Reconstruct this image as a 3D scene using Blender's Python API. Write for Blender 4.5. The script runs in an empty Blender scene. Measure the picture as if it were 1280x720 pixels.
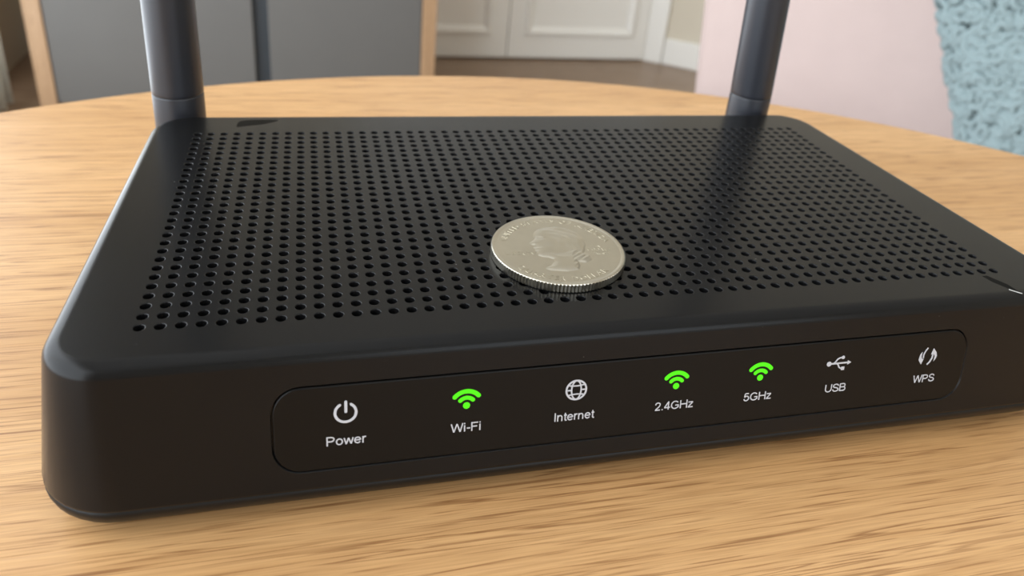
import bpy, bmesh, math, random
from mathutils import Vector, Matrix, noise
random.seed(7)
C = bpy.context.scene.collection
MM = 0.001
TABLE_Z = 0.720            # height of the table top
TOP_Z = TABLE_Z + 0.028    # height of the router's lid

# ------------------------------------------------------------------ camera
# calibrated from the grid of vent holes and the coin, in millimetres from the
# middle of the front row of holes (x right, y to the back, z up)
cam_data = bpy.data.cameras.new('camera')
cam = bpy.data.objects.new('camera', cam_data); C.objects.link(cam)
right = Vector((0.96805061, -0.23509699, 0.08722055))
down = Vector((-0.02866015, -0.44928734, -0.89292748))
fwd = Vector((0.24911165, 0.86189924, -0.4416708))
M = Matrix((right, -down, -fwd)).transposed().to_4x4()
M.translation = Vector((-50.588 * MM, -98.971 * MM, TOP_Z + 70.796 * MM))
cam.matrix_world = M
cam_data.sensor_width = 36.0
cam_data.lens = 961.32 / 1280 * 36.0
cam_data.shift_y = -120.0 / 1280.0        # the photograph is a crop below the lens axis
cam_data.clip_start = 0.005
cam_data.dof.use_dof = True
cam_data.dof.focus_distance = 0.130
cam_data.dof.aperture_fstop = 25.0
bpy.context.scene.camera = cam

# ------------------------------------------------------------------ light
sc = bpy.context.scene
sc.view_settings.view_transform = 'Standard'
sc.view_settings.look = 'None'
sc.view_settings.gamma = 1.0
sc.view_settings.use_curve_mapping = False
sc.view_settings.exposure = 0.0
w = bpy.data.worlds.new('world'); sc.world = w; w.use_nodes = True
w.node_tree.nodes['Background'].inputs[0].default_value = (0.80, 0.90, 1.0, 1)
w.node_tree.nodes['Background'].inputs[1].default_value = 1.5
WALL_X = -0.92
def area(name, loc, rot, sx, sy, power, col):
    l = bpy.data.lights.new(name, 'AREA'); l.shape = 'RECTANGLE'; l.size = sx; l.size_y = sy
    l.energy = power; l.color = col
    o = bpy.data.objects.new(name, l); C.objects.link(o); o.location = loc; o.rotation_euler = rot
    return o
# daylight coming in at the window of the left wall, and an added fill light behind the camera
area('window_daylight', (WALL_X - 0.04, 0.37, 1.155), (0, -math.pi / 2, 0), 2.22, 3.48, 77.0, (0.92, 0.96, 1.0))
area('rear_fill_light', (0.9, -2.36, 1.55), (math.pi / 2, 0, 0), 1.8, 1.4, 10.0, (0.95, 0.98, 1.0))

# ------------------------------------------------------------------ helpers
MATS = {}
def material(name, col, rough=0.5, metal=0.0, spec=0.5, bump=None, mottle=None, emit=None, coat=0.0):
    """bump=(scale, strength, distance); mottle=(scale, amount)"""
    m = bpy.data.materials.new(name); m.use_nodes = True
    nt = m.node_tree; b = nt.nodes['Principled BSDF']
    b.inputs['Base Color'].default_value = (*col, 1); b.inputs['Roughness'].default_value = rough
    b.inputs['Metallic'].default_value = metal; b.inputs['Specular IOR Level'].default_value = spec
    b.inputs['Coat Weight'].default_value = coat
    tc = nt.nodes.new('ShaderNodeTexCoord')
    if mottle:
        n = nt.nodes.new('ShaderNodeTexNoise'); n.inputs['Scale'].default_value = mottle[0]; n.inputs['Detail'].default_value = 5
        nt.links.new(tc.outputs['Object'], n.inputs['Vector'])
        r = nt.nodes.new('ShaderNodeMapRange'); r.inputs['To Min'].default_value = 1 - mottle[1]; r.inputs['To Max'].default_value = 1 + mottle[1]
        nt.links.new(n.outputs['Fac'], r.inputs['Value'])
        mx = nt.nodes.new('ShaderNodeVectorMath'); mx.operation = 'SCALE'; mx.inputs[0].default_value = col
        nt.links.new(r.outputs[0], mx.inputs['Scale']); nt.links.new(mx.outputs[0], b.inputs['Base Color'])
    if bump:
        n = nt.nodes.new('ShaderNodeTexNoise'); n.inputs['Scale'].default_value = bump[0]; n.inputs['Detail'].default_value = 4
        nt.links.new(tc.outputs['Object'], n.inputs['Vector'])
        bp = nt.nodes.new('ShaderNodeBump'); bp.inputs['Strength'].default_value = bump[1]; bp.inputs['Distance'].default_value = bump[2]
        nt.links.new(n.outputs['Fac'], bp.inputs['Height']); nt.links.new(bp.outputs[0], b.inputs['Normal'])
    if emit:
        b.inputs['Emission Color'].default_value = (*emit[0], 1); b.inputs['Emission Strength'].default_value = emit[1]
    MATS[name] = m
    return m

def wood(name, light, mid, dark, axis=0, scale=1.0, rough=0.45, pores=0.5):
    """straight-grained wood, grain along the axis, in object space"""
    m = bpy.data.materials.new(name); m.use_nodes = True; nt = m.node_tree; L = nt.links
    b = nt.nodes['Principled BSDF']; b.inputs['Roughness'].default_value = rough; b.inputs['Specular IOR Level'].default_value = 0.45
    tc = nt.nodes.new('ShaderNodeTexCoord')
    def nz(sl, sa, detail=3, dist=0.0):
        mp = nt.nodes.new('ShaderNodeMapping'); s = [sa * scale] * 3; s[axis] = sl * scale
        mp.inputs['Scale'].default_value = s; L.new(tc.outputs['Object'], mp.inputs['Vector'])
        n = nt.nodes.new('ShaderNodeTexNoise'); n.inputs['Scale'].default_value = 1.0; n.inputs['Detail'].default_value = detail
        n.inputs['Distortion'].default_value = dist
        L.new(mp.outputs[0], n.inputs['Vector']); return n
    def rng(src, a, c, lo=0.0, hi=1.0):
        r = nt.nodes.new('ShaderNodeMapRange'); r.inputs['From Min'].default_value = a; r.inputs['From Max'].default_value = c
        r.inputs['To Min'].default_value = lo; r.inputs['To Max'].default_value = hi
        L.new(src.outputs['Fac'], r.inputs['Value']); return r
    def mix(f, a, c):
        x = nt.nodes.new('ShaderNodeMix'); x.data_type = 'RGBA'; L.new(f, x.inputs['Factor'])
        for s, v in ((x.inputs['A'], a), (x.inputs['B'], c)):
            if isinstance(v, tuple): s.default_value = (*v, 1)
            else: L.new(v, s)
        return x.outputs['Result']
    broad = nz(3.0, 34.0, 2, 0.4)
    fine = nz(22.0, 620.0, 3)
    pore = nz(38.0, 1500.0, 2, 0.1)
    band = nz(8.0, 300.0, 3, 0.12)
    c1 = mix(rng(broad, 0.36, 0.64).outputs[0], light, mid)
    c2 = mix(rng(fine, 0.42, 0.72, 0, 0.75).outputs[0], c1, mid)
    ab = nt.nodes.new('ShaderNodeMath'); ab.operation = 'SUBTRACT'; L.new(band.outputs['Fac'], ab.inputs[0]); ab.inputs[1].default_value = 0.5
    ab2 = nt.nodes.new('ShaderNodeMath'); ab2.operation = 'ABSOLUTE'; L.new(ab.outputs[0], ab2.inputs[0])
    ln = nt.nodes.new('ShaderNodeMapRange'); ln.inputs['From Min'].default_value = 0.0; ln.inputs['From Max'].default_value = 0.024
    ln.inputs['To Min'].default_value = 0.85; ln.inputs['To Max'].default_value = 0.0; L.new(ab2.outputs[0], ln.inputs['Value'])
    ok = nt.nodes.new('ShaderNodeMath'); ok.operation = 'MULTIPLY'; L.new(ln.outputs[0], ok.inputs[0]); L.new(rng(nz(20.0, 200.0, 2), 0.36, 0.54).outputs[0], ok.inputs[1])
    c3 = mix(ok.outputs[0], c2, dark)
    c4 = mix(rng(pore, 0.57, 0.66, 0, pores).outputs[0], c3, dark)
    c5 = mix(rng(nz(60.0, 2300.0, 2), 0.35, 0.70, 0, 0.32).outputs[0], c4, dark)
    L.new(c5, b.inputs['Base Color'])
    bp = nt.nodes.new('ShaderNodeBump'); bp.inputs['Strength'].default_value = 0.25; bp.inputs['Distance'].default_value = 0.0002; bp.invert = True
    L.new(rng(band, 0.56, 0.72).outputs[0], bp.inputs['Height']); L.new(bp.outputs[0], b.inputs['Normal'])
    MATS[name] = m
    return m

def tag(o, label=None, cat=None, group=None, kind=None):
    if label: o['label'] = label
    if cat: o['category'] = cat
    if group: o['group'] = group
    if kind: o['kind'] = kind
    return o

def thing(name, label, cat, loc, rz=0.0, group=None):
    o = bpy.data.objects.new(name, None); C.objects.link(o)
    o.location = loc; o.rotation_euler = (0, 0, rz); o.empty_display_size = 0.05
    return tag(o, label, cat, group)

def link(name, me, mat, parent=None, smooth=None):
    o = bpy.data.objects.new(name, me); C.objects.link(o)
    if mat: me.materials.append(MATS[mat])
    if parent: o.parent = parent
    if smooth is not None:
        for p in me.polygons: p.use_smooth = smooth
    return o

def from_bm(name, bm, mat, parent=None, smooth=None, recalc=True):
    if recalc: bmesh.ops.recalc_face_normals(bm, faces=bm.faces)
    me = bpy.data.meshes.new(name); bm.to_mesh(me); bm.free()
    return link(name, me, mat, parent, smooth)

def bm_box(bm, x0, x1, y0, y1, z0, z1, bevel=0.0, seg=2):
    g = bmesh.ops.create_cube(bm, size=1.0)
    vs = g['verts']
    for v in vs:
        v.co = Vector((x0 + (v.co.x + .5) * (x1 - x0), y0 + (v.co.y + .5) * (y1 - y0), z0 + (v.co.z + .5) * (z1 - z0)))
    if bevel:
        es = list({e for v in vs for e in v.link_edges})
        bmesh.ops.bevel(bm, geom=es, offset=bevel, segments=seg, profile=0.5, affect='EDGES')
    return bm

def box(name, mat, parent, x0, x1, y0, y1, z0, z1, bevel=0.0, seg=2, smooth=None):
    return from_bm(name, bm_box(bmesh.new(), x0, x1, y0, y1, z0, z1, bevel, seg), mat, parent, smooth)

def structure(o): o['kind'] = 'structure'; return o

def lathe(bm, prof, n=48, cx=0.0, cy=0.0):
    """prof: list of (radius, z); closes at both ends when the radius is 0"""
    rings = []
    for r, z in prof:
        if r <= 1e-9: rings.append([bm.verts.new((cx, cy, z))])
        else: rings.append([bm.verts.new((cx + r * math.cos(2 * math.pi * i / n), cy + r * math.sin(2 * math.pi * i / n), z)) for i in range(n)])
    for a, b in zip(rings, rings[1:]):
        for i in range(n):
            j = (i + 1) % n
            if len(a) == 1 and len(b) == 1: continue
            if len(a) == 1: bm.faces.new((a[0], b[i], b[j]))
            elif len(b) == 1: bm.faces.new((a[i], a[j], b[0]))
            else: bm.faces.new((a[i], a[j], b[j], b[i]))
    return bm

def round_rect(x0, x1, y0, y1, r, n=10):
    """counter-clockwise from the front-right corner; the front side joins last to first"""
    pts = []
    for cx, cy, a0 in ((x1 - r, y0 + r, -90), (x1 - r, y1 - r, 0), (x0 + r, y1 - r, 90), (x0 + r, y0 + r, 180)):
        for i in range(n + 1):
            a = math.radians(a0 + 90 * i / n)
            pts.append((cx + r * math.cos(a), cy + r * math.sin(a)))
    return pts

# ------------------------------------------------------------------ materials
material('wall_paint', (0.66, 0.60, 0.49), 0.8, bump=(180, 0.05, 0.002))
material('ceiling_paint', (0.86, 0.85, 0.82), 0.9)
material('white_gloss', (0.86, 0.845, 0.80), 0.35, bump=(60, 0.03, 0.002))

material('cabinet_grey', (0.125, 0.121, 0.114), 0.6, mottle=(9, 0.05))
material('cabinet_slate', (0.032, 0.040, 0.048), 0.5)
material('pink_fabric', (0.45, 0.358, 0.332), 0.95, spec=0.15, bump=(420, 0.5, 0.003), mottle=(14, 0.06))
material('teal_boucle', (0.205, 0.262, 0.268), 0.95, spec=0.1, mottle=(60, 0.16))
material('curtain_white', (0.86, 0.86, 0.82), 0.9, spec=0.1)
def translucent(name, col):
    nt = MATS[name].node_tree; out = nt.nodes['Material Output']; t = nt.nodes.new('ShaderNodeBsdfTranslucent'); t.inputs['Color'].default_value = (*col, 1)
    m = nt.nodes.new('ShaderNodeMixShader'); m.inputs[0].default_value = 0.6
    nt.links.new(nt.nodes['Principled BSDF'].outputs[0], m.inputs[1]); nt.links.new(t.outputs[0], m.inputs[2]); nt.links.new(m.outputs[0], out.inputs['Surface'])
translucent('curtain_white', (0.9, 0.9, 0.86))
material('dark_wood', (0.05, 0.03, 0.02), 0.5)
material('black_plastic', (0.0055, 0.0056, 0.0060), 0.28, spec=0.21, bump=(5200, 0.10, 0.0001))
material('black_plastic_tray', (0.006, 0.0058, 0.0055), 0.38, spec=0.25, bump=(5200, 0.12, 0.0001))
material('panel_plastic', (0.005, 0.0048, 0.0046), 0.28, spec=0.17, bump=(5200, 0.05, 0.0001))
material('antenna_plastic', (0.024, 0.026, 0.033), 0.34, spec=0.45, bump=(4200, 0.10, 0.0001))
material('rubbed_plastic', (0.006, 0.0058, 0.0055), 0.30, spec=0.02)
material('rubber', (0.01, 0.01, 0.01), 0.85)
material('print_white', (0.50, 0.52, 0.57), 0.5)
material('led_green', (0.01, 0.2, 0.0), 0.4, emit=((0.075, 0.78, 0.0), 1.0))
material('coin_metal', (0.51, 0.48, 0.405), 0.28, metal=1.0, bump=(900, 0.08, 0.0002), mottle=(260, 0.08))
material('dust', (0.30, 0.29, 0.27), 0.9)
material('scuff', (0.55, 0.55, 0.53), 0.5)
wood('oak_table', (0.71, 0.425, 0.195), (0.58, 0.325, 0.134), (0.25, 0.108, 0.036), axis=0, scale=1.3, rough=0.38, pores=0.62)
wood('oak_frame', (0.52, 0.34, 0.20), (0.43, 0.27, 0.15), (0.25, 0.14, 0.07), axis=2, pores=0.3)
wood('floor_wood', (0.34, 0.235, 0.155), (0.27, 0.18, 0.115), (0.14, 0.085, 0.05), axis=0, scale=0.25, rough=0.35)

def dusty_plastic():
    """fine pale dust specks and faint wear in the roughness of the black lid"""
    m = MATS['black_plastic']; nt = m.node_tree; L = nt.links; b = nt.nodes['Principled BSDF']
    tc = nt.nodes.new('ShaderNodeTexCoord')
    v = nt.nodes.new('ShaderNodeTexVoronoi'); v.inputs['Scale'].default_value = 480
    L.new(tc.outputs['Object'], v.inputs['Vector'])
    sep = nt.nodes.new('ShaderNodeSeparateColor'); L.new(v.outputs['Color'], sep.inputs[0])
    sz = nt.nodes.new('ShaderNodeMath'); sz.operation = 'MULTIPLY_ADD'; sz.inputs[1].default_value = 0.30; sz.inputs[2].default_value = -0.238
    L.new(sep.outputs[0], sz.inputs[0])
    lt = nt.nodes.new('ShaderNodeMath'); lt.operation = 'LESS_THAN'; L.new(v.outputs['Distance'], lt.inputs[0]); L.new(sz.outputs[0], lt.inputs[1])
    mx = nt.nodes.new('ShaderNodeMix'); mx.data_type = 'RGBA'; L.new(lt.outputs[0], mx.inputs['Factor'])
    mx.inputs['A'].default_value = (0.0055, 0.0056, 0.0060, 1); mx.inputs['B'].default_value = (0.13, 0.125, 0.12, 1)
    L.new(mx.outputs['Result'], b.inputs['Base Color'])
    n = nt.nodes.new('ShaderNodeTexNoise'); n.inputs['Scale'].default_value = 38; n.inputs['Detail'].default_value = 6
    L.new(tc.outputs['Object'], n.inputs['Vector'])
    r = nt.nodes.new('ShaderNodeMapRange'); r.inputs['To Min'].default_value = 0.19; r.inputs['To Max'].default_value = 0.29
    L.new(n.outputs['Fac'], r.inputs['Value']); L.new(r.outputs[0], b.inputs['Roughness'])
dusty_plastic()

# ------------------------------------------------------------------ the room
BACK_Y = 2.61
RX, FY, CEIL = 2.60, -2.40, 2.70
AX0, AX1, AY1 = 1.20, 2.60, 1.49          # the splayed wall runs from (AX0, BACK_Y) to (AX1, AY1)
structure(box('floor', 'floor_wood', None, WALL_X - .12, RX + .12, FY - .12, BACK_Y + .12, -0.05, 0.0))
structure(box('ceiling', 'ceiling_paint', None, WALL_X - .12, RX + .12, FY - .12, BACK_Y + .12, CEIL, CEIL + .05))
structure(box('wall_back', 'wall_paint', None, WALL_X - .12, RX + .12, BACK_Y, BACK_Y + .12, 0, CEIL))
structure(box('wall_right', 'wall_paint', None, RX, RX + .12, FY, BACK_Y, 0, CEIL))
def wall_with_opening(name, along, fixed0, fixed1, a0, a1, o0, o1, z0, z1):
    bm = bmesh.new()
    for p0, p1, q0, q1 in ((a0, o0, 0, CEIL), (o1, a1, 0, CEIL), (o0, o1, 0, z0), (o0, o1, z1, CEIL)):
        if along == 'y': bm_box(bm, fixed0, fixed1, p0, p1, q0, q1)
        else: bm_box(bm, p0, p1, fixed0, fixed1, q0, q1)
    return structure(from_bm(name, bm, 'wall_paint'))
WY0, WY1, WZ0, WZ1 = -1.40, 2.14, 0.03, 2.28
wall_with_opening('wall_left', 'y', WALL_X - .12, WALL_X, FY, BACK_Y, WY0, WY1, WZ0, WZ1)
wall_with_opening('wall_front', 'x', FY - .12, FY, WALL_X, RX, 0.0, 1.8, 0.85, 2.28)  # opening for the invented window behind the camera
def window(name, along, f, a0, a1, z0, z1):
    root = thing(name, None, None, (0, 0, 0)); root['kind'] = 'structure'
    bars = [(a0, a0 + .05, z0, z1), (a1 - .05, a1, z0, z1), (a0, a1, z0, z0 + .05), (a0, a1, z1 - .05, z1), ((a0 + a1) / 2 - .03, (a0 + a1) / 2 + .03, z0, z1)]
    for p0, p1, q0, q1 in bars:
        if along == 'y': box('frame_bar', 'white_gloss', root, f - .10, f - .05, p0, p1, q0, q1, .004)
        else: box('frame_bar', 'white_gloss', root, p0, p1, f - .10, f - .05, q0, q1, .004)
    return root
window('window_1', 'y', WALL_X, WY0, WY1, WZ0, WZ1)
window('added_rear_window', 'x', FY, 0.0, 1.8, 0.85, 2.28)  # invented, unseen window framing the added rear fill light
# splayed wall with its white casing and skirting
sd = Vector((AX1 - AX0, AY1 - BACK_Y, 0)); sl = sd.length; sd.normalize(); sang = math.atan2(sd.y, sd.x)
def on_splay(o):
    o.location = (AX0, BACK_Y, 0); o.rotation_euler = (0, 0, sang); return structure(o)
on_splay(box('wall_corner', 'wall_paint', None, 0, sl, 0.0, 0.10, 0, CEIL))
on_splay(box('trim_1', 'white_gloss', None, 0.0, 0.085, -0.022, 0.0, 0, 2.15, .004))
on_splay(box('baseboard_corner', 'white_gloss', None, 0.087, sl, -0.016, 0.0, 0, 0.10, .004))
structure(box('baseboard_back', 'white_gloss', None, WALL_X, 0.02, BACK_Y - .016, BACK_Y, 0, 0.10, .004))

def panel_frame(bm, x0, x1, z0, z1, y, w=0.035, d=0.014):
    """a raised moulding with a sloped section around a door panel"""
    sec = [(0.0, 0.0), (0.006, -d), (w * .45, -d * .9), (w * .8, -d * .25), (w, 0.012)]   # inwards, y
    loops = []
    for inn, dy in sec:
        loops.append([bm.verts.new((x, y + dy, z)) for x, z in ((x0 + inn, z0 + inn), (x1 - inn, z0 + inn), (x1 - inn, z1 - inn), (x0 + inn, z1 - inn))])
    for a, b in zip(loops, loops[1:]):
        for i in range(4):
            j = (i + 1) % 4; bm.faces.new((a[i], a[j], b[j], b[i]))
    bm.faces.new(loops[-1])
    return bm
def door_leaf(name, x0, x1, px0, px1):
    root = thing(name, None, None, ((x0 + x1) / 2, BACK_Y - .02, 0)); root['kind'] = 'structure'
    cx = (x0 + x1) / 2
    box('leaf', 'white_gloss', root, x0 - cx, x1 - cx, -0.012, 0.018, 0.006, 2.1, .003)
    for z0, z1 in ((0.094, 0.86), (0.98, 1.98)):
        from_bm('panel', panel_frame(bmesh.new(), px0 - cx, px1 - cx, z0, z1, -0.012), 'white_gloss', root)
    return root
door_leaf('door_1', 0.100, 0.649, 0.170, 0.588)
door_leaf('door_2', 0.652, 1.195, 0.712, 1.138)

# ------------------------------------------------------------------ table
tb = thing('round_table', 'round light oak table carrying the black router', 'table', (0.001, -0.0867, 0))
TR = 0.289
bm = lathe(bmesh.new(), [(0, TABLE_Z - .022), (TR - .012, TABLE_Z - .022), (TR - .004, TABLE_Z - .016), (TR - .0012, TABLE_Z - .007), (TR - .0004, TABLE_Z - .003), (TR - .0012, TABLE_Z - .0009), (TR - .003, TABLE_Z), (0, TABLE_Z)], 192)
from_bm('tabletop', bm, 'oak_table', tb, True)
for p in bpy.data.objects['tabletop'].data.polygons:
    if abs(p.normal.z) > .99: p.use_smooth = False
from_bm('pedestal', lathe(bmesh.new(), [(0, .03), (.05, .03), (.032, .08), (.026, .35), (.032, .64), (.06, TABLE_Z - .022), (0, TABLE_Z - .022)], 32), 'oak_frame', tb, True)
from_bm('foot_disc', lathe(bmesh.new(), [(0, 0), (.20, 0), (.20, .018), (.19, .028), (0, .03)], 64), 'oak_frame', tb)

# ------------------------------------------------------------------ router
G0 = 2.79668      # hole pitch across
G1 = 2.67325      # hole pitch to the back
ROOT = Vector((0.0, 0.038, TABLE_Z))
router = thing('wireless_router', 'black plastic wireless router with perforated lid and two antennas on the oak table', 'router', ROOT)
def W(x, y, z):   # router millimetres -> local metres of the router root
    return Vector((x * MM - ROOT.x, y * MM - ROOT.y, TOP_Z + z * MM - ROOT.z))

X0, X1, Y0, Y1, CR = -87.0, 87.6, -9.0, 84.4, 8.6
SL = 0.205        # outward slope of the side walls
def outline(off, z, n=10):
    pts = round_rect(X0 - off, X1 + off, Y0 - off, Y1 + off, max(CR + off, 1.0), n)
    out = []
    for x, y in pts:
        if x > 0: x += x / 90.0 * 0.055 * (40 - y)      # the right side is not quite square
        else: x += x / 90.0 * 0.023 * (40 - y) + 0.27 * max(off, 0)
        out.append((x, y, z))
    return out
def bridge(bm, a, b, skip=()):
    n = len(a)
    for i in range(n):
        if i in skip: continue
        j = (i + 1) % n; f = bm.faces.new((a[i], a[j], b[j], b[i])); f.smooth = True
def vloop(bm, pts): return [bm.verts.new(W(*p)) for p in pts]
def fill_between(bm, outer, inner, smooth):
    es = []
    for lp in (outer, inner):
        for i in range(len(lp)):
            a, b = lp[i], lp[(i + 1) % len(lp)]
            e = bm.edges.get((a, b)) or bm.edges.new((a, b)); es.append(e)
    before = set(bm.faces)
    bmesh.ops.triangle_fill(bm, edges=es, use_beauty=True, use_dissolve=False)
    for f in bm.faces:
        if f not in before: f.smooth = smooth

def front_pt(x, z, n=0.0):
    """a point on the sloping front wall at height z, n mm proud of it"""
    q = math.hypot(1, SL)
    return (x, Y0 + SL * (z + 2) - n / q, z + n * SL / q)

PX0, PX1, PZ0, PZ1, PR = -57.6, 63.9, -19.2, -5.2, 4.3
def panel_outline(inset, n=0.0):
    return [front_pt(x, z, n) for x, z in round_rect(PX0 + inset, PX1 - inset, PZ0 + inset, PZ1 - inset, PR - inset, 10)]

bm = bmesh.new()
B = 2.4
wall_ang = math.atan(SL)
oc = SL * (B - B * math.sin(wall_ang) - 2) - B * math.cos(wall_ang)
prev = vloop(bm, [(x, y, z) for x, y, z in outline(SL * 20.0 - 1.2, -22.0)])      # return lip at the seam
lo = vloop(bm, outline(SL * 20.0 - 0.05, -22.0))
bridge(bm, prev, lo)
lo2 = vloop(bm, outline(SL * 19.7, -21.7)); bridge(bm, lo, lo2)
t0 = wall_ang
ztop = -B + B * math.sin(t0)
hi = vloop(bm, outline(oc + B * math.cos(t0), ztop))
N = len(lo)
bridge(bm, lo2, hi, skip=(N - 1,))
grv = vloop(bm, panel_outline(0.0))
quad = [lo2[-1], lo2[0], hi[0], hi[-1]]
fill_between(bm, quad, grv, False)
deep = vloop(bm, panel_outline(0.0, -1.1)); bridge(bm, grv, deep)
bm.faces.new(deep)
prev = hi
for k in range(1, 10):
    t = t0 + (math.pi / 2 - t0) * k / 9
    cur = vloop(bm, outline(oc + B * math.cos(t), -B + B * math.sin(t))); bridge(bm, prev, cur); prev = cur
cur = vloop(bm, outline(oc - 0.25, 0.0)); bridge(bm, prev, cur)
lidloop = cur
# perforated field: 55 x 28 real holes
NC, NR, HR, HS = 55, 28, 0.80, 12
gx0 = -27 * G0 - G0 / 2; gy0 = -G1 / 2
vc = {}
def gv(i, j):      # half-cell lattice
    if (i, j) not in vc: vc[(i, j)] = bm.verts.new(W(gx0 + i * G0 / 2, gy0 + j * G1 / 2, 0))
    return vc[(i, j)]
rings = ((HR + .14, 0.0), (HR + .07, -0.02), (HR + .02, -0.07), (HR - .02, -0.16), (HR - .03, -1.7))
for c in range(NC):
    for r in range(NR):
        cx, cy = gx0 + (c + .5) * G0, gy0 + (r + .5) * G1
        R = [[bm.verts.new(W(cx + q * math.cos(2 * math.pi * k / HS), cy + q * math.sin(2 * math.pi * k / HS), z)) for k in range(HS)] for q, z in rings]
        i, j = 2 * c + 1, 2 * r + 1
        mids = [(i + 1, j), (i, j + 1), (i - 1, j), (i, j - 1)]
        cors = [(i + 1, j + 1), (i - 1, j + 1), (i - 1, j - 1), (i + 1, j - 1)]
        for k in range(4):
            arc = [R[0][(3 * k + q) % HS] for q in range(4)]
            f = bm.faces.new([gv(*mids[k]), gv(*cors[k]), gv(*mids[(k + 1) % 4])] + arc[::-1]); f.smooth = False
        for a, b in zip(R, R[1:]): bridge(bm, a, b)
edge = [gv(i, 0) for i in range(2 * NC)] + [gv(2 * NC, j) for j in range(2 * NR)] + [gv(i, 2 * NR) for i in range(2 * NC, 0, -1)] + [gv(0, j) for j in range(2 * NR, 0, -1)]
fill_between(bm, lidloop, edge, True)
from_bm('upper_shell', bm, 'black_plastic', router)

bm = bmesh.new()
prev = None
for off, z in ((SL * 20 - 1.3, -21.9), (SL * 20 - .45, -22.15), (SL * 20 - .12, -22.4), (SL * 20 - 0.10, -23.2), (SL * 20 - .45, -24.2), (SL * 20 - 1.2, -25.2), (SL * 20 - 2.4, -25.9), (SL * 20 - 4.0, -26.2)):
    cur = vloop(bm, outline(off, z))
    if prev: bridge(bm, prev, cur)
    prev = cur
bm.faces.new(prev)
from_bm('bottom_tray', bm, 'black_plastic_tray', router)
for x, y in ((-74, 2), (74, 2), (-74, 72), (74, 72)):
    p = W(x, y, 0)
    from_bm('rubber_foot', lathe(bmesh.new(), [(0, 0), (.005, 0), (.0055, .0006), (.0055, .0019), (0, .0019)], 20, p.x, p.y), 'rubber', router)

# indicator panel, set flush into its groove
bm = bmesh.new()
loops = [vloop(bm, panel_outline(i, n)) for i, n in ((0.30, -1.0), (0.30, -0.16), (0.36, -0.05), (0.48, 0.0), (0.60, 0.005))]
for a, b in zip(loops, loops[1:]): bridge(bm, a, b)
bm.faces.new(loops[-1]); bm.faces.new(loops[0][::-1])
panel = from_bm('indicator_panel', bm, 'panel_plastic', router)

FQ = math.hypot(1, SL)
def flat_sign(name, shapes, x, z, mat, label=None, th=0.035):
    """shapes: lists of 2D points (mm, v up along the wall) laid on the panel around (x, z)"""
    bm = bmesh.new()
    for k, s in enumerate(shapes):
        n0 = 0.004 + 0.0012 * k
        lo = [bm.verts.new(W(*front_pt(x + u, z + v / FQ, n0))) for u, v in s]
        hi = [bm.verts.new(W(*front_pt(x + u, z + v / FQ, n0 + th))) for u, v in s]
        for i in range(len(s)):
            j = (i + 1) % len(s); bm.faces.new((lo[i], lo[j], hi[j], hi[i]))
        bm.faces.new(hi); bm.faces.new(lo[::-1])
    o = from_bm(name, bm, mat, panel)
    if label: o['label'] = label
    return o
def arc_band(r0, r1, a0, a1, n=20, cx=0, cy=0, caps=True, sx=1.0):
    """a thick arc with rounded ends, angles in degrees"""
    pts = []; rm, rh = (r0 + r1) / 2, (r1 - r0) / 2
    for i in range(n + 1):
        a = math.radians(a0 + (a1 - a0) * i / n); pts.append((cx + sx * r1 * math.cos(a), cy + r1 * math.sin(a)))
    if caps:
        a = math.radians(a1); ex, ey = rm * math.cos(a), rm * math.sin(a)
        for i in range(1, 6):
            b = a + math.pi * i / 6; pts.append((cx + sx * (ex + rh * math.cos(b)), cy + ey + rh * math.sin(b)))
    for i in range(n, -1, -1):
        a = math.radians(a0 + (a1 - a0) * i / n); pts.append((cx + sx * r0 * math.cos(a), cy + r0 * math.sin(a)))
    if caps:
        a = math.radians(a0); ex, ey = rm * math.cos(a), rm * math.sin(a)
        for i in range(1, 6):
            b = a + math.pi + math.pi * i / 6; pts.append((cx + sx * (ex + rh * math.cos(b)), cy + ey + rh * math.sin(b)))
    return pts
def disc(r, cx=0, cy=0, n=20): return [(cx + r * math.cos(2 * math.pi * i / n), cy + r * math.sin(2 * math.pi * i / n)) for i in range(n)]
def bar(x0, y0, x1, y1, w, caps=False):
    d = Vector((x1 - x0, y1 - y0)); L = d.length; d /= L; nx, ny = -d.y * w / 2, d.x * w / 2
    if not caps: return [(x0 - nx, y0 - ny), (x1 - nx, y1 - ny), (x1 + nx, y1 + ny), (x0 + nx, y0 + ny)]
    a = math.atan2(d.y, d.x); pts = []
    for i in range(7):
        b = a - math.pi / 2 + math.pi * i / 6; pts.append((x1 + w / 2 * math.cos(b), y1 + w / 2 * math.sin(b)))
    for i in range(7):
        b = a + math.pi / 2 + math.pi * i / 6; pts.append((x0 + w / 2 * math.cos(b), y0 + w / 2 * math.sin(b)))
    return pts
def polyband(pts, w):
    L, R = [], []
    for i, p in enumerate(pts):
        a = pts[max(i - 1, 0)]; b = pts[min(i + 1, len(pts) - 1)]
        d = Vector((b[0] - a[0], b[1] - a[1])).normalized()
        L.append((p[0] - d.y * w / 2, p[1] + d.x * w / 2)); R.append((p[0] + d.y * w / 2, p[1] - d.x * w / 2))
    return R + L[::-1]

IX = (-47.0, -29.0, -11.4, 6.0, 21.5, 36.75, 55.3)
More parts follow.
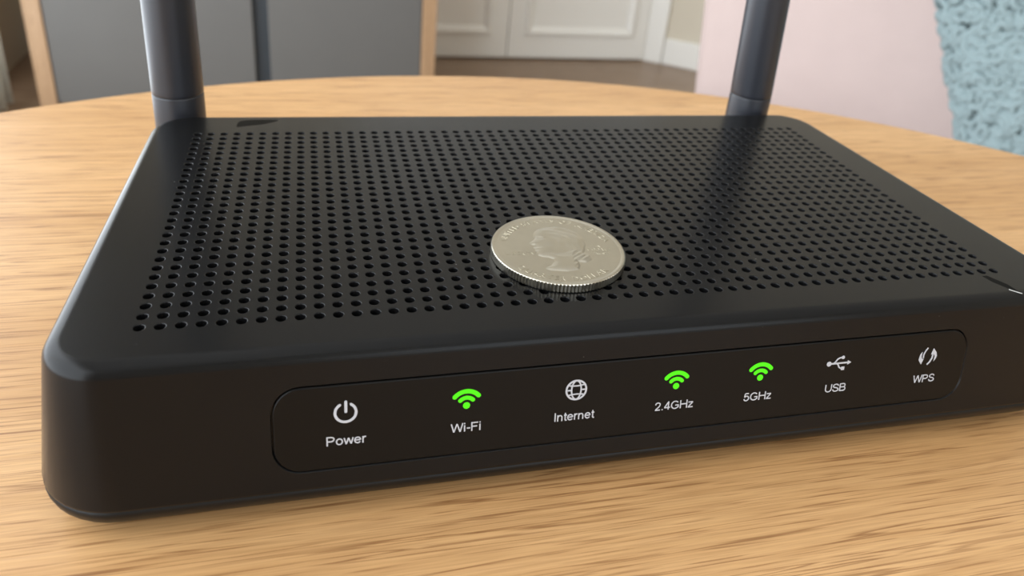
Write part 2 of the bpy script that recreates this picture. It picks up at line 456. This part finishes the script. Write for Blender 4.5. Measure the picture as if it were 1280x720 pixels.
# power symbol
flat_sign('power_symbol', [arc_band(1.32, 1.72, 122, 418, 40), bar(0.05, 0.15, 0.05, 1.75, 0.42, True)], IX[0] - .05, -9.95, 'print_white')
def wifi_shapes():
    return [disc(0.56), arc_band(1.00, 1.66, 42, 138), arc_band(2.06, 2.78, 40, 140)]
for x, z, s in ((IX[1], -10.75, 1.0), (IX[3] - .02, -11.0, 1.0), (IX[4], -11.0, 1.02)):
    flat_sign('wireless_symbol', [[(u * s, v * s) for u, v in sh] for sh in wifi_shapes()], x, z, 'led_green', 'lit green wireless signal symbol')
# globe
gl = [arc_band(1.50, 1.80, 0, 360, 40, caps=False)]
gl += [polyband([(sx * 0.80 * math.cos(t), 1.62 * math.sin(t)) for t in [math.radians(-84 + 14 * i) for i in range(13)]], 0.24) for sx in (-1, 1)]
gl += [polyband([(-1.32 + 0.22 * i, sy * (0.72 + 0.16 * (abs(i - 6) / 6) ** 2)) for i in range(13)], 0.22) for sy in (-1, 1)]
gl += [bar(-1.6, 0, -.75, 0, .22), bar(.75, 0, 1.6, 0, .22)]
flat_sign('globe_symbol', gl, IX[2] + .05, -9.95, 'print_white')
# trident of the serial bus
us = [disc(0.46, -1.95, 0), bar(-1.8, 0, 1.9, 0, 0.30), [(1.75, -.42), (2.50, 0), (1.75, .42)],
      polyband([(-1.1, 0), (-.75, .25), (-.35, .80), (.10, 1.02), (.55, 1.05)], .26), disc(.32, .70, 1.05),
      polyband([(-.45, 0), (-.15, -.25), (.15, -.80), (.50, -1.02), (.85, -1.05)], .26), [(.60, -1.38), (1.24, -1.38), (1.24, -.74), (.60, -.74)]]
flat_sign('usb_symbol', us, IX[5], -9.75, 'print_white')
# two curved arrows
wp = [[(-1.75, .55), (-1.35, 1.05), (-1.42, .1), (-1.25, -.35), (-.85, -.35), (-1.25, -1.45), (-1.9, -.55), (-1.85, 0)],
      polyband([(-.30, 1.75), (-.75, 1.1), (-1.0, .4), (-.98, -.2)], .26),
      [(1.75, -.55), (1.35, -1.05), (1.45, -.1), (1.25, .35), (.55, .35), (.95, 1.55), (1.65, .75), (1.9, 0)],
      polyband([(.05, -1.6), (.55, -1.1), (.9, -.4), (1.0, .3)], .30)]
flat_sign('pairing_symbol', wp, IX[6] + .1, -10.15, 'print_white')

def text_mesh(s, name):
    cu = bpy.data.curves.new(name, 'FONT'); cu.body = s; cu.size = 1.0; cu.resolution_u = 4
    o = bpy.data.objects.new(name, cu); C.objects.link(o)
    bpy.context.view_layer.update()
    me = bpy.data.meshes.new_from_object(o.evaluated_get(bpy.context.evaluated_depsgraph_get()))
    C.objects.unlink(o); bpy.data.objects.remove(o); bpy.data.curves.remove(cu)
    return me
def extrude_text(me, fn, th):
    """text polygons mapped by fn(u, v, n) and given a thickness"""
    bm = bmesh.new(); bm.from_mesh(me)
    bmesh.ops.remove_doubles(bm, verts=bm.verts, dist=1e-5)
    g = bmesh.ops.extrude_face_region(bm, geom=list(bm.faces))
    up = {v for v in g['geom'] if isinstance(v, bmesh.types.BMVert)}
    for v in bm.verts: v.co = fn(v.co.x, v.co.y, th if v in up else 0.0)
    return bm
def spline(pts, n=5):
    out = []
    for i in range(len(pts) - 1):
        p0, p1, p2, p3 = pts[max(i - 1, 0)], pts[i], pts[i + 1], pts[min(i + 2, len(pts) - 1)]
        for k in range(n):
            t = k / n
            out.append(tuple(.5 * (2 * p1[q] + (p2[q] - p0[q]) * t + (2 * p0[q] - 5 * p1[q] + 4 * p2[q] - p3[q]) * t * t + (3 * p1[q] - p0[q] - 3 * p2[q] + p3[q]) * t ** 3) for q in (0, 1)))
    return out + [pts[-1]]
def ell(cx, cy, rx, ry, a0, a1, n=18): return [(cx + rx * math.cos(math.radians(a0 + (a1 - a0) * i / n)), cy + ry * math.sin(math.radians(a0 + (a1 - a0) * i / n))) for i in range(n + 1)]
# plain sans-serif capitals and small letters as strokes, cap height 1: (advance, strokes)
GLYPH = {
    'P': (.93, [[(.11, 0), (.11, 1)], [(.11, .94), (.48, .94)] + ell(.50, .705, .27, .235, 90, -90, 12) + [(.48, .47), (.11, .47)]]),
    'o': (.78, [ell(.37, .365, .285, .31, 0, 360, 28)]),
    'w': (1.0, [[(.05, .73), (.25, .03)], [(.25, .03), (.49, .71)], [(.49, .71), (.73, .03)], [(.73, .03), (.93, .73)]]),
    'e': (.78, [[(.09, .38), (.65, .38)], ell(.37, .365, .285, .31, 3, 325, 28)]),
    'r': (.48, [[(.11, 0), (.11, .73)], spline([(.11, .42), (.17, .58), (.28, .66), (.42, .66)])]),
    'W': (1.34, [[(.05, 1), (.33, .03)], [(.33, .03), (.66, .97)], [(.66, .97), (.99, .03)], [(.99, .03), (1.27, 1)]]),
    'i': (.31, [[(.12, 0), (.12, .73)], [(.12, .87), (.12, 1)]]),
    '-': (.47, [[(.05, .37), (.41, .37)]]),
    'F': (.85, [[(.11, 0), (.11, 1)], [(.11, .94), (.77, .94)], [(.11, .52), (.67, .52)]]),
    'I': (.33, [[(.13, 0), (.13, 1)]]),
    'n': (.78, [[(.11, 0), (.11, .73)], spline([(.11, .44), (.18, .59), (.36, .67), (.52, .61), (.59, .44), (.59, 0)])]),
    't': (.40, [spline([(.19, .93), (.19, .50), (.19, .17), (.25, .06), (.38, .06)]), [(.04, .67), (.38, .67)]]),
    '2': (.78, [spline([(.11, .68), (.17, .86), (.38, .94), (.59, .86), (.64, .68), (.52, .46), (.26, .22), (.13, .07)]), [(.08, .06), (.67, .06)]]),
    '.': (.34, [[(.15, 0), (.15, .13)]]),
    '4': (.78, [[(.53, 0), (.53, 1)], [(.52, .95), (.08, .30)], [(.05, .27), (.73, .27)]]),
    'G': (1.09, [ell(.55, .5, .43, .445, 38, 318, 30) + [(.94, .15), (.94, .46)], [(1.0, .46), (.58, .46)]]),
    'H': (1.0, [[(.12, 0), (.12, 1)], [(.88, 0), (.88, 1)], [(.12, .52), (.88, .52)]]),
    'z': (.70, [[(.07, .67), (.62, .67)], [(.60, .66), (.09, .07)], [(.06, .06), (.65, .06)]]),
    '5': (.78, [[(.63, .94), (.19, .94)], [(.20, .94), (.13, .49)], spline([(.13, .49), (.36, .63), (.58, .54), (.66, .34), (.57, .13), (.36, .05), (.16, .12), (.08, .28)])]),
    'U': (1.0, [[(.12, 1), (.12, .40)] + ell(.5, .40, .38, .345, 180, 360, 16) + [(.88, 1)]]),
    'S': (.93, [spline([(.80, .72), (.70, .89), (.46, .95), (.23, .88), (.14, .73), (.24, .58), (.47, .51), (.71, .43), (.82, .27), (.72, .11), (.47, .05), (.20, .12), (.09, .31)], 4)]),
    'B': (.93, [[(.11, 0), (.11, 1)], [(.11, .94), (.50, .94)] + ell(.52, .735, .23, .205, 90, -90, 12) + [(.11, .53)], [(.50, .53)] + ell(.54, .295, .27, .235, 90, -90, 12) + [(.11, .06)]]),
}
def printed(s, x, z, width, name):
    h = 1.5; pos = 0.0; runs = []
    for ch in s:
        adv, st = GLYPH[ch]; runs += [[(u + pos, v) for u, v in q] for q in st]; pos += adv
    k = width / pos
    shapes = [[(u * k - width / 2, (v - .5) * h) for u, v in polyband(r, .135)] for r in runs]
    o = flat_sign(name, shapes, x, z, 'print_white', th=0.02)
    o['label'] = 'white printed word "%s"' % s
    return o
for s, x, wd in zip(('Power', 'Wi-Fi', 'Internet', '2.4GHz', '5GHz', 'USB', 'WPS'), (-47.0, -28.95, -11.4, 6.0, 21.5, 36.85, 55.4), (5.9, 4.85, 6.8, 7.0, 5.35, 4.35, 4.65)):
    printed(s, x, -14.4, wd, 'printed_word')

# antennas
def antenna(x, y, lean, rot):
    root = from_bm('antenna', bm_antenna(x, y, lean, rot), 'antenna_plastic', router)
    b = W(x, y, 0)
    col = from_bm('antenna_hinge', lathe(bmesh.new(), [(0, b.z - .0175), (.0045, b.z - .0175), (.00590, b.z - .0165), (.00590, b.z - .016), (.00590, b.z + .0026), (.00585, b.z + .00285), (.00572, b.z + .0030), (0, b.z + .0030)], 48, b.x, b.y), 'antenna_plastic', root, True)
    for p in col.data.polygons:
        if abs(p.normal.z) > .5: p.use_smooth = False
    from_bm('hinge_barrel', bm_box(bmesh.new(), b.x - .0055, b.x + .0055, b.y - .0085, b.y + .001, b.z - .0165, b.z - .006, .0015), 'antenna_plastic', root)
    return root
def bm_antenna(x, y, lean, rot):
    bm = bmesh.new(); n = 48; prev = None
    for z, rad in ((3.05, 5.72), (3.2, 5.85), (3.45, 5.90), (4.2, 5.90), (40, 5.75), (100, 5.3), (150, 4.7), (156, 4.2), (158.5, 2.8), (159, 0.8)):
        ring = []
        for k in range(n):
            a = 2 * math.pi * k / n
            rr = rad * (1.018 if k in (0, n // 2) and z < 150 else 1.0)     # the moulding seam stands up a little
            ring.append(bm.verts.new(W(x + rr * math.cos(a + rot) + lean * (z - 3), y + rr * math.sin(a + rot), z)))
        if prev:
            for k in range(n):
                f = bm.faces.new((prev[k], prev[(k + 1) % n], ring[(k + 1) % n], ring[k])); f.smooth = True
        else: bm.faces.new(ring[::-1])
        prev = ring
    bm.faces.new(prev)
    return bm
antenna(-81.9, 92.0, 0.0, math.radians(-70))
antenna(74.3, 92.0, -0.055, math.radians(-82))

# scuffs on the lid
def scuff(pts, w, mat, name, label):
    bm = bmesh.new()
    poly = polyband(pts, w)
    lo = [bm.verts.new(W(u, v, 0.002)) for u, v in poly]; hi = [bm.verts.new(W(u, v, 0.03)) for u, v in poly]
    for i in range(len(poly)):
        j = (i + 1) % len(poly); bm.faces.new((lo[i], lo[j], hi[j], hi[i]))
    bm.faces.new(hi); bm.faces.new(lo[::-1])
    o = from_bm(name, bm, mat, router); o['label'] = label
    return o
scuff([(73.1, -6.2), (73.8, -7.0), (74.6, -7.75)], 0.28, 'scuff', 'scratch_mark', 'short pale scratch in the lid corner')
def rubbed(pts, name, label):
    bm = bmesh.new()
    lo = [bm.verts.new(W(u, v, 0.001)) for u, v in pts]; hi = [bm.verts.new(W(u, v, 0.006)) for u, v in pts]
    for i in range(len(pts)):
        j = (i + 1) % len(pts); bm.faces.new((lo[i], lo[j], hi[j], hi[i]))
    bm.faces.new(hi); bm.faces.new(lo[::-1])
    o = from_bm(name, bm, 'rubbed_plastic', router); o['label'] = label
rubbed(spline([(-67.6, 77.0), (-67.2, 79.6), (-65.0, 80.7), (-59.2, 80.7), (-58.6, 80.0), (-61.5, 78.0), (-65.5, 76.8), (-67.4, 76.2)]), 'rubbed_spot', 'dull dark rubbed spot near the back edge of the lid')
rubbed([(71.4, -1.45), (72.6, -1.5), (74.3, -4.6), (74.6, -7.0), (73.2, -5.9), (71.9, -3.6)], 'rubbed_spot', 'dull dark dent between the last holes and the lid corner')

# ------------------------------------------------------------------ coin
CXY = (-8.47, 13.49)
CROT = math.radians(-9)
coin = thing('coin', 'worn silver quarter coin with reeded edge lying on the perforated lid', 'coin', (CXY[0] * MM, CXY[1] * MM, TOP_Z), CROT)
PROFILE = [(-1.2, 7.3), (-2.9, 6.5), (-3.7, 5.3), (-3.95, 4.3), (-4.05, 3.6), (-3.75, 3.05), (-4.25, 2.2), (-4.95, 1.25), (-4.75, 0.9), (-4.15, 0.75), (-4.05, 0.4),
           (-4.45, 0.0), (-4.35, -0.3), (-4.0, -0.5), (-4.3, -0.85), (-4.15, -1.2), (-3.85, -1.5), (-4.1, -2.1), (-3.9, -2.8), (-3.2, -3.2), (-2.2, -3.3), (-1.3, -3.9),
           (-1.2, -4.8), (-1.9, -6.1), (-3.0, -7.1), (-2.2, -7.5), (0.5, -7.7), (2.6, -7.0), (3.0, -5.6), (2.9, -4.4), (4.4, -4.6), (5.4, -3.6), (5.2, -2.2), (4.2, -1.5),
           (4.7, -0.4), (5.1, 1.2), (5.1, 3.4), (4.2, 5.6), (2.6, 7.1), (0.6, 7.7)]
def poly_sd(px, py, poly):
    d = 1e9; ins = False; n = len(poly)
    for i in range(n):
        ax, ay = poly[i]; bx, by = poly[(i + 1) % n]
        ex, ey = bx - ax, by - ay; t = max(0, min(1, ((px - ax) * ex + (py - ay) * ey) / (ex * ex + ey * ey)))
        d = min(d, math.hypot(px - ax - t * ex, py - ay - t * ey))
        if (ay > py) != (by > py) and px < (bx - ax) * (py - ay) / (by - ay) + ax: ins = not ins
    return d if ins else -d
def bumpf(u, v, cu, cv, ru, rv): return math.exp(-((u - cu) / ru) ** 2 - ((v - cv) / rv) ** 2)
def coin_height(u, v):
    d = poly_sd(u, v, PROFILE)
    if d <= -0.05: return 0.0
    s = min(1.0, max(0.0, (d + .05) / 1.6)); h = 0.34 * math.sqrt(1 - (1 - s) ** 2)
    h += 0.10 * bumpf(u, v, -2.0, -0.4, 1.3, 1.3)                       # cheek
    h -= 0.14 * bumpf(u, v, -2.9, 3.0, 0.6, 0.35)                       # eye socket
    h += 0.07 * bumpf(u, v, -2.9, 2.85, 0.3, 0.16)
    h += 0.06 * bumpf(u, v, -3.1, 3.75, 0.8, 0.22)                      # brow
    h -= 0.07 * bumpf(u, v, -3.4, -0.45, 0.5, 0.14)                     # mouth
    h -= 0.10 * bumpf(u, v, 0.4, -2.6, 2.2, 0.35)                       # under the jaw
    h += 0.08 * bumpf(u, v, 0.55, 1.6, 0.45, 0.9)                       # ear
    hair = 1 / (1 + math.exp(-(u + 0.9 - 0.25 * max(0, 4.5 - v) + max(0, v - 4.5) * 0.9) * 4)) * (1 if v > -1.8 else max(0, 1 + (v + 1.8)))
    h += hair * 0.05 * math.sin(3.6 * math.hypot(u + 1.5, v - 0.5) + 1.6 * math.sin(1.3 * v))
    if u > 2.2 and v < -1: h += 0.09 * math.sin(5 * (u - v)) * min(1, d)   # tied ribbon
    h += 0.06 * bumpf(u - 0.30 * (v + 4), v, 2.6, -3.0, 0.25, 1.6)
    return max(h, 0.0) * 0.72
bm = bmesh.new()
NA = 238
NRAD = 84
RF = 11.25
zf = 1.62
cen = bm.verts.new((0, 0, (zf + coin_height(0, 0)) * MM))
prev = None
for k in range(1, NRAD + 1):
    rr = RF * k / NRAD
    ring = []
    for i in range(NA):
        a = 2 * math.pi * i / NA; u, v = rr * math.cos(a), rr * math.sin(a)
        ring.append(bm.verts.new((u * MM, v * MM, (zf + (coin_height(u, v) if rr < 9.2 else 0)) * MM)))
    for i in range(NA):
        j = (i + 1) % NA
        f = bm.faces.new((cen, ring[i], ring[j])) if prev is None else bm.faces.new((prev[i], ring[i], ring[j], prev[j]))
        f.smooth = True
    prev = ring
for rr, z, reed in ((11.42, 1.70, 0), (11.60, 1.75, 0), (11.85, 1.75, 0), (12.02, 1.70, 0), (12.10, 1.60, 1), (12.13, 1.52, 1), (12.13, 0.22, 1), (12.0, 0.06, 1), (11.8, 0.0, 0)):
    ring = []
    for i in range(NA):
        a = 2 * math.pi * i / NA; q = rr - (0.24 if reed and i % 2 else 0)
        ring.append(bm.verts.new((q * math.cos(a) * MM, q * math.sin(a) * MM, z * MM)))
    for i in range(NA):
        j = (i + 1) % NA; f = bm.faces.new((prev[i], ring[i], ring[j], prev[j])); f.smooth = not reed
    prev = ring
bm.faces.new(prev[::-1])
from_bm('coin_blank', bm, 'coin_metal', coin)
def coin_text_arc(s, radius, a_mid, size, bottom=False, name='inscription', gap=0.16):
    chars = []; pos = 0.0
    for ch in s:
        if ch == ' ': pos += 0.45 * size; continue
        me = text_mesh(ch, 'ch'); xs = [v.co.x for v in me.vertices]
        chars.append((me, min(xs), pos)); pos += (max(xs) - min(xs) + gap) * size
    tot = pos; big = bmesh.new()
    for me, x0, p in chars:
        def fn(u, v, n):
            t = p + (u - x0) * size - tot / 2
            if bottom: a = math.radians(a_mid) + t / radius; rr = radius - v * size + .35 * size
            else: a = math.radians(a_mid) - t / radius; rr = radius + v * size - .35 * size
            return Vector((rr * math.cos(a) * MM, rr * math.sin(a) * MM, (zf - .02 + n) * MM))
        bm = extrude_text(me, fn, 0.075); tmp = bpy.data.meshes.new('t'); bm.to_mesh(tmp); bm.free(); big.from_mesh(tmp)
        bpy.data.meshes.remove(tmp); bpy.data.meshes.remove(me)
    return from_bm(name, big, 'coin_metal', coin)
coin_text_arc('UNITED STATES OF AMERICA', 10.0, 92, 1.75)
coin_text_arc('QUARTER DOLLAR', 10.0, 270, 1.75, True)
def coin_text_line(s, u0, v0, size, step=0.0):
    big = bmesh.new(); me = text_mesh(s, 'ln'); xs = [v.co.x for v in me.vertices]; x0, x1 = min(xs), max(xs)
    bm = extrude_text(me, lambda u, v, n: Vector(((u0 + (u - (x0 + x1) / 2) * size) * MM, (v0 + v * size) * MM, (zf - .02 + n) * MM)), 0.07)
    bpy.data.meshes.remove(me); big.free()
    return from_bm('inscription', bm, 'coin_metal', coin)
coin_text_line('LIBERTY', -7.0, -2.9, 1.55)
for k, s in enumerate(('IN', 'GOD WE', 'TRUST')): coin_text_line(s, 7.4, 0.9 - 1.3 * k, 1.05)

# ------------------------------------------------------------------ cabinet
CABY = 2.05
cx0, cx1 = -0.745, 0.300
cab = thing('sideboard_cabinet', 'dark grey two-door cabinet with a pale oak surround by the back wall', 'cabinet', ((cx0 + cx1) / 2, CABY + .24, 0))
cxm, cym = (cx0 + cx1) / 2, CABY + .24
def cbox(name, mat, x0, x1, y0, y1, z0, z1, bevel=.002, parent=None): return box(name, mat, parent or cab, x0 - cxm, x1 - cxm, y0 - cym, y1 - cym, z0, z1, bevel)
HT = 0.88
cbox('side_panel', 'oak_frame', cx0, cx0 + .042, CABY, CABY + .48, 0, HT)
cbox('side_panel', 'oak_frame', cx1 - .040, cx1, CABY, CABY + .48, 0, HT)
cbox('top_panel', 'oak_frame', cx0, cx1, CABY, CABY + .48, HT, HT + .03)
cbox('bottom_panel', 'oak_frame', cx0 + .043, cx1 - .041, CABY + .03, CABY + .47, 0.004, 0.02)
cbox('back_panel', 'cabinet_slate', cx0 + .043, cx1 - .041, CABY + .46, CABY + .475, 0.02, HT)
cbox('center_divider', 'cabinet_slate', -0.200, -0.152, CABY + .022, CABY + .45, 0.02, HT - .002)
cbox('cabinet_door', 'cabinet_grey', cx0 + .044, -0.197, CABY + .004, CABY + .021, 0.022, HT - .004)
cbox('cabinet_door', 'cabinet_grey', -0.157, cx1 - .042, CABY + .004, CABY + .021, 0.022, HT - .004)

# ------------------------------------------------------------------ curtain
cur = bmesh.new(); NU, NV = 90, 6
grid = []
for k in range(2):
    g = []
    for i in range(NU + 1):
        t = i / NU; y = 0.13 * (t - .5)
        x = 0.048 * math.sin(t * 2 * math.pi * 2.5) + (0.0015 if k else 0)
        g.append([cur.verts.new((x * (1 - .15 * j / NV), y, 0.01 + 2.4 * j / NV)) for j in range(NV + 1)])
    grid.append(g)
for k in range(2):
    for i in range(NU):
        for j in range(NV):
            q = (grid[k][i][j], grid[k][i + 1][j], grid[k][i + 1][j + 1], grid[k][i][j + 1])
            cur.faces.new(q if k else q[::-1])
for i in range(NU):
    for j in (0, NV): cur.faces.new((grid[0][i][j], grid[0][i + 1][j], grid[1][i + 1][j], grid[1][i][j]))
for i in (0, NU):
    for j in range(NV): cur.faces.new((grid[0][i][j], grid[0][i][j + 1], grid[1][i][j + 1], grid[1][i][j]))
co = from_bm('curtain', cur, 'curtain_white', None, True)
co.location = (-0.868, 2.035, 0)
tag(co, 'white floor-length curtain hanging beside the cabinet', 'curtain')

# ------------------------------------------------------------------ armchair
SA = math.radians(-58)                      # the back runs away to the right and towards the camera
AO = Vector((0.567, 1.055, 0))              # left end of the front face of the backrest
chair = thing('armless_sofa', 'pale pink upholstered armless sofa standing behind the table', 'sofa', AO, SA)
# local: x along the back, y behind it (local -y is where one sits)
def soft_box(name, x0, x1, y0, y1, z0, z1, bev, mat, parent, sub=2):
    bm = bm_box(bmesh.new(), x0, x1, y0, y1, z0, z1, bev, 5)
    return from_bm(name, bm, mat, parent, True)
br = soft_box('backrest', 0.0, 1.15, 0.0, 0.17, 0.16, 0.86, 0.045, 'pink_fabric', chair)
for v in br.data.vertices: v.co.x += (v.co.x - .575) / .575 * 0.10 * (v.co.z - .5)      # flares towards the top
soft_box('seat_base', 0.0, 1.15, -0.50, -0.002, 0.12, 0.30, 0.02, 'pink_fabric', chair)
soft_box('seat_cushion', 0.0, 1.15, -0.52, -0.002, 0.302, 0.42, 0.035, 'pink_fabric', chair)
for x in (.06, 1.09):
    for y in (-.45, .10): from_bm('leg', lathe(bmesh.new(), [(0, 0), (.014, 0), (.022, .12 if y < 0 else .16), (0, .12 if y < 0 else .16)], 16, x, y), 'dark_wood', chair)

# ------------------------------------------------------------------ boucle cushion
cush = thing('boucle_cushion', 'teal looped boucle cushion leaning on the pink sofa back', 'cushion', (0, 0, 0))
def cush_pt(a, b):
    """a, b in -1..1 -> point and normal on the front of a plump square cushion (local x, z; -y to the viewer)"""
    hw = 0.23
    def P(a, b):
        pin = 1 - 0.06 * (1 - a * a) ** 1 * 0 
        x = hw * a * (1 - 0.07 * (1 - b * b) * -0.2); z = hw * b * (1 - 0.07 * (1 - a * a) * -0.2)
        t = 0.085 * ((1 - abs(a) ** 3.2) * (1 - abs(b) ** 3.2)) ** 0.5
        return Vector((x, -t, z))
    p = P(a, b); e = 1e-3
    a2 = a + (e if a < .9 else -e); b2 = b + (e if b < .9 else -e)
    da = (P(a2, b) - p) * (1 if a2 > a else -1); db = (P(a, b2) - p) * (1 if b2 > b else -1)
    n = da.cross(db); n.normalize()
    if n.y > 0: n = -n
    return p, n
bm = bmesh.new(); NG = 48
fr = [[None] * (NG + 1) for _ in range(NG + 1)]; bk = [[None] * (NG + 1) for _ in range(NG + 1)]
for i in range(NG + 1):
    for j in range(NG + 1):
        p, n = cush_pt(-1 + 2 * i / NG, -1 + 2 * j / NG)
        fr[i][j] = bm.verts.new(p)
        bk[i][j] = fr[i][j] if i in (0, NG) or j in (0, NG) else bm.verts.new((p.x, -p.y, p.z))
for i in range(NG):
    for j in range(NG):
        bm.faces.new((fr[i][j], fr[i + 1][j], fr[i + 1][j + 1], fr[i][j + 1]))
        bm.faces.new((bk[i][j], bk[i][j + 1], bk[i + 1][j + 1], bk[i + 1][j]))
from_bm('cover', bm, 'teal_boucle', cush, True)
# the curled loops of yarn
verts, faces = [], []
rnd = random.Random(3)
def curl(p, n):
    t1 = n.cross(Vector((rnd.uniform(-1, 1), rnd.uniform(-1, 1), rnd.uniform(-1, 1)))).normalized(); t2 = n.cross(t1)
    R = rnd.uniform(.0048, .0085); rad = rnd.uniform(.0034, .0050); sweep = rnd.uniform(2.4, 5.0); lift = rnd.uniform(-.001, .0035)
    NS, NK = 7, 5; base = len(verts)
    for s in range(NS + 1):
        a = sweep * s / NS; u = math.sin(math.pi * s / NS)
        c = p + t1 * (R * math.cos(a)) + t2 * (R * math.sin(a)) + n * (lift + .003 * u)
        out = t1 * math.cos(a) + t2 * math.sin(a)
        rr = rad * (0.45 + 0.55 * u ** .5)
        for k in range(NK):
            b = 2 * math.pi * k / NK; verts.append(c + out * (rr * math.cos(b)) + n * (rr * math.sin(b)))
    for s in range(NS):
        for k in range(NK):
            k2 = (k + 1) % NK; faces.append((base + s * NK + k, base + s * NK + k2, base + (s + 1) * NK + k2, base + (s + 1) * NK + k))
    faces.append(tuple(base + k for k in range(NK))[::-1]); faces.append(tuple(base + NS * NK + k for k in range(NK)))
for i in range(7600):
    a, b = rnd.uniform(-1, 1), rnd.uniform(-1, 1)
    p, n = cush_pt(a, b); curl(p, n)
for i in range(700):
    s = rnd.uniform(-1, 1); q = rnd.choice(((s, -1), (s, 1), (-1, s), (1, s)))
    p, n = cush_pt(*q); out = Vector((q[0] if abs(q[0]) == 1 else 0, rnd.uniform(-.6, .6), q[1] if abs(q[1]) == 1 else 0)).normalized()
    curl(p - out * .002, out)
me = bpy.data.meshes.new('yarn_loops'); me.from_pydata(verts, [], faces)
yl = link('yarn_loops', me, 'teal_boucle', cush, True); yl['kind'] = 'stuff'
# stands on the seat and leans back; position along the sofa back
Ms = Matrix.Translation(AO) @ Matrix.Rotation(SA, 4, 'Z') @ Matrix.Translation((0.626, -0.150, 0.742)) @ Matrix.Rotation(math.radians(-9), 4, 'X') @ Matrix.Rotation(math.radians(-27), 4, 'Y')
cush.matrix_world = Ms
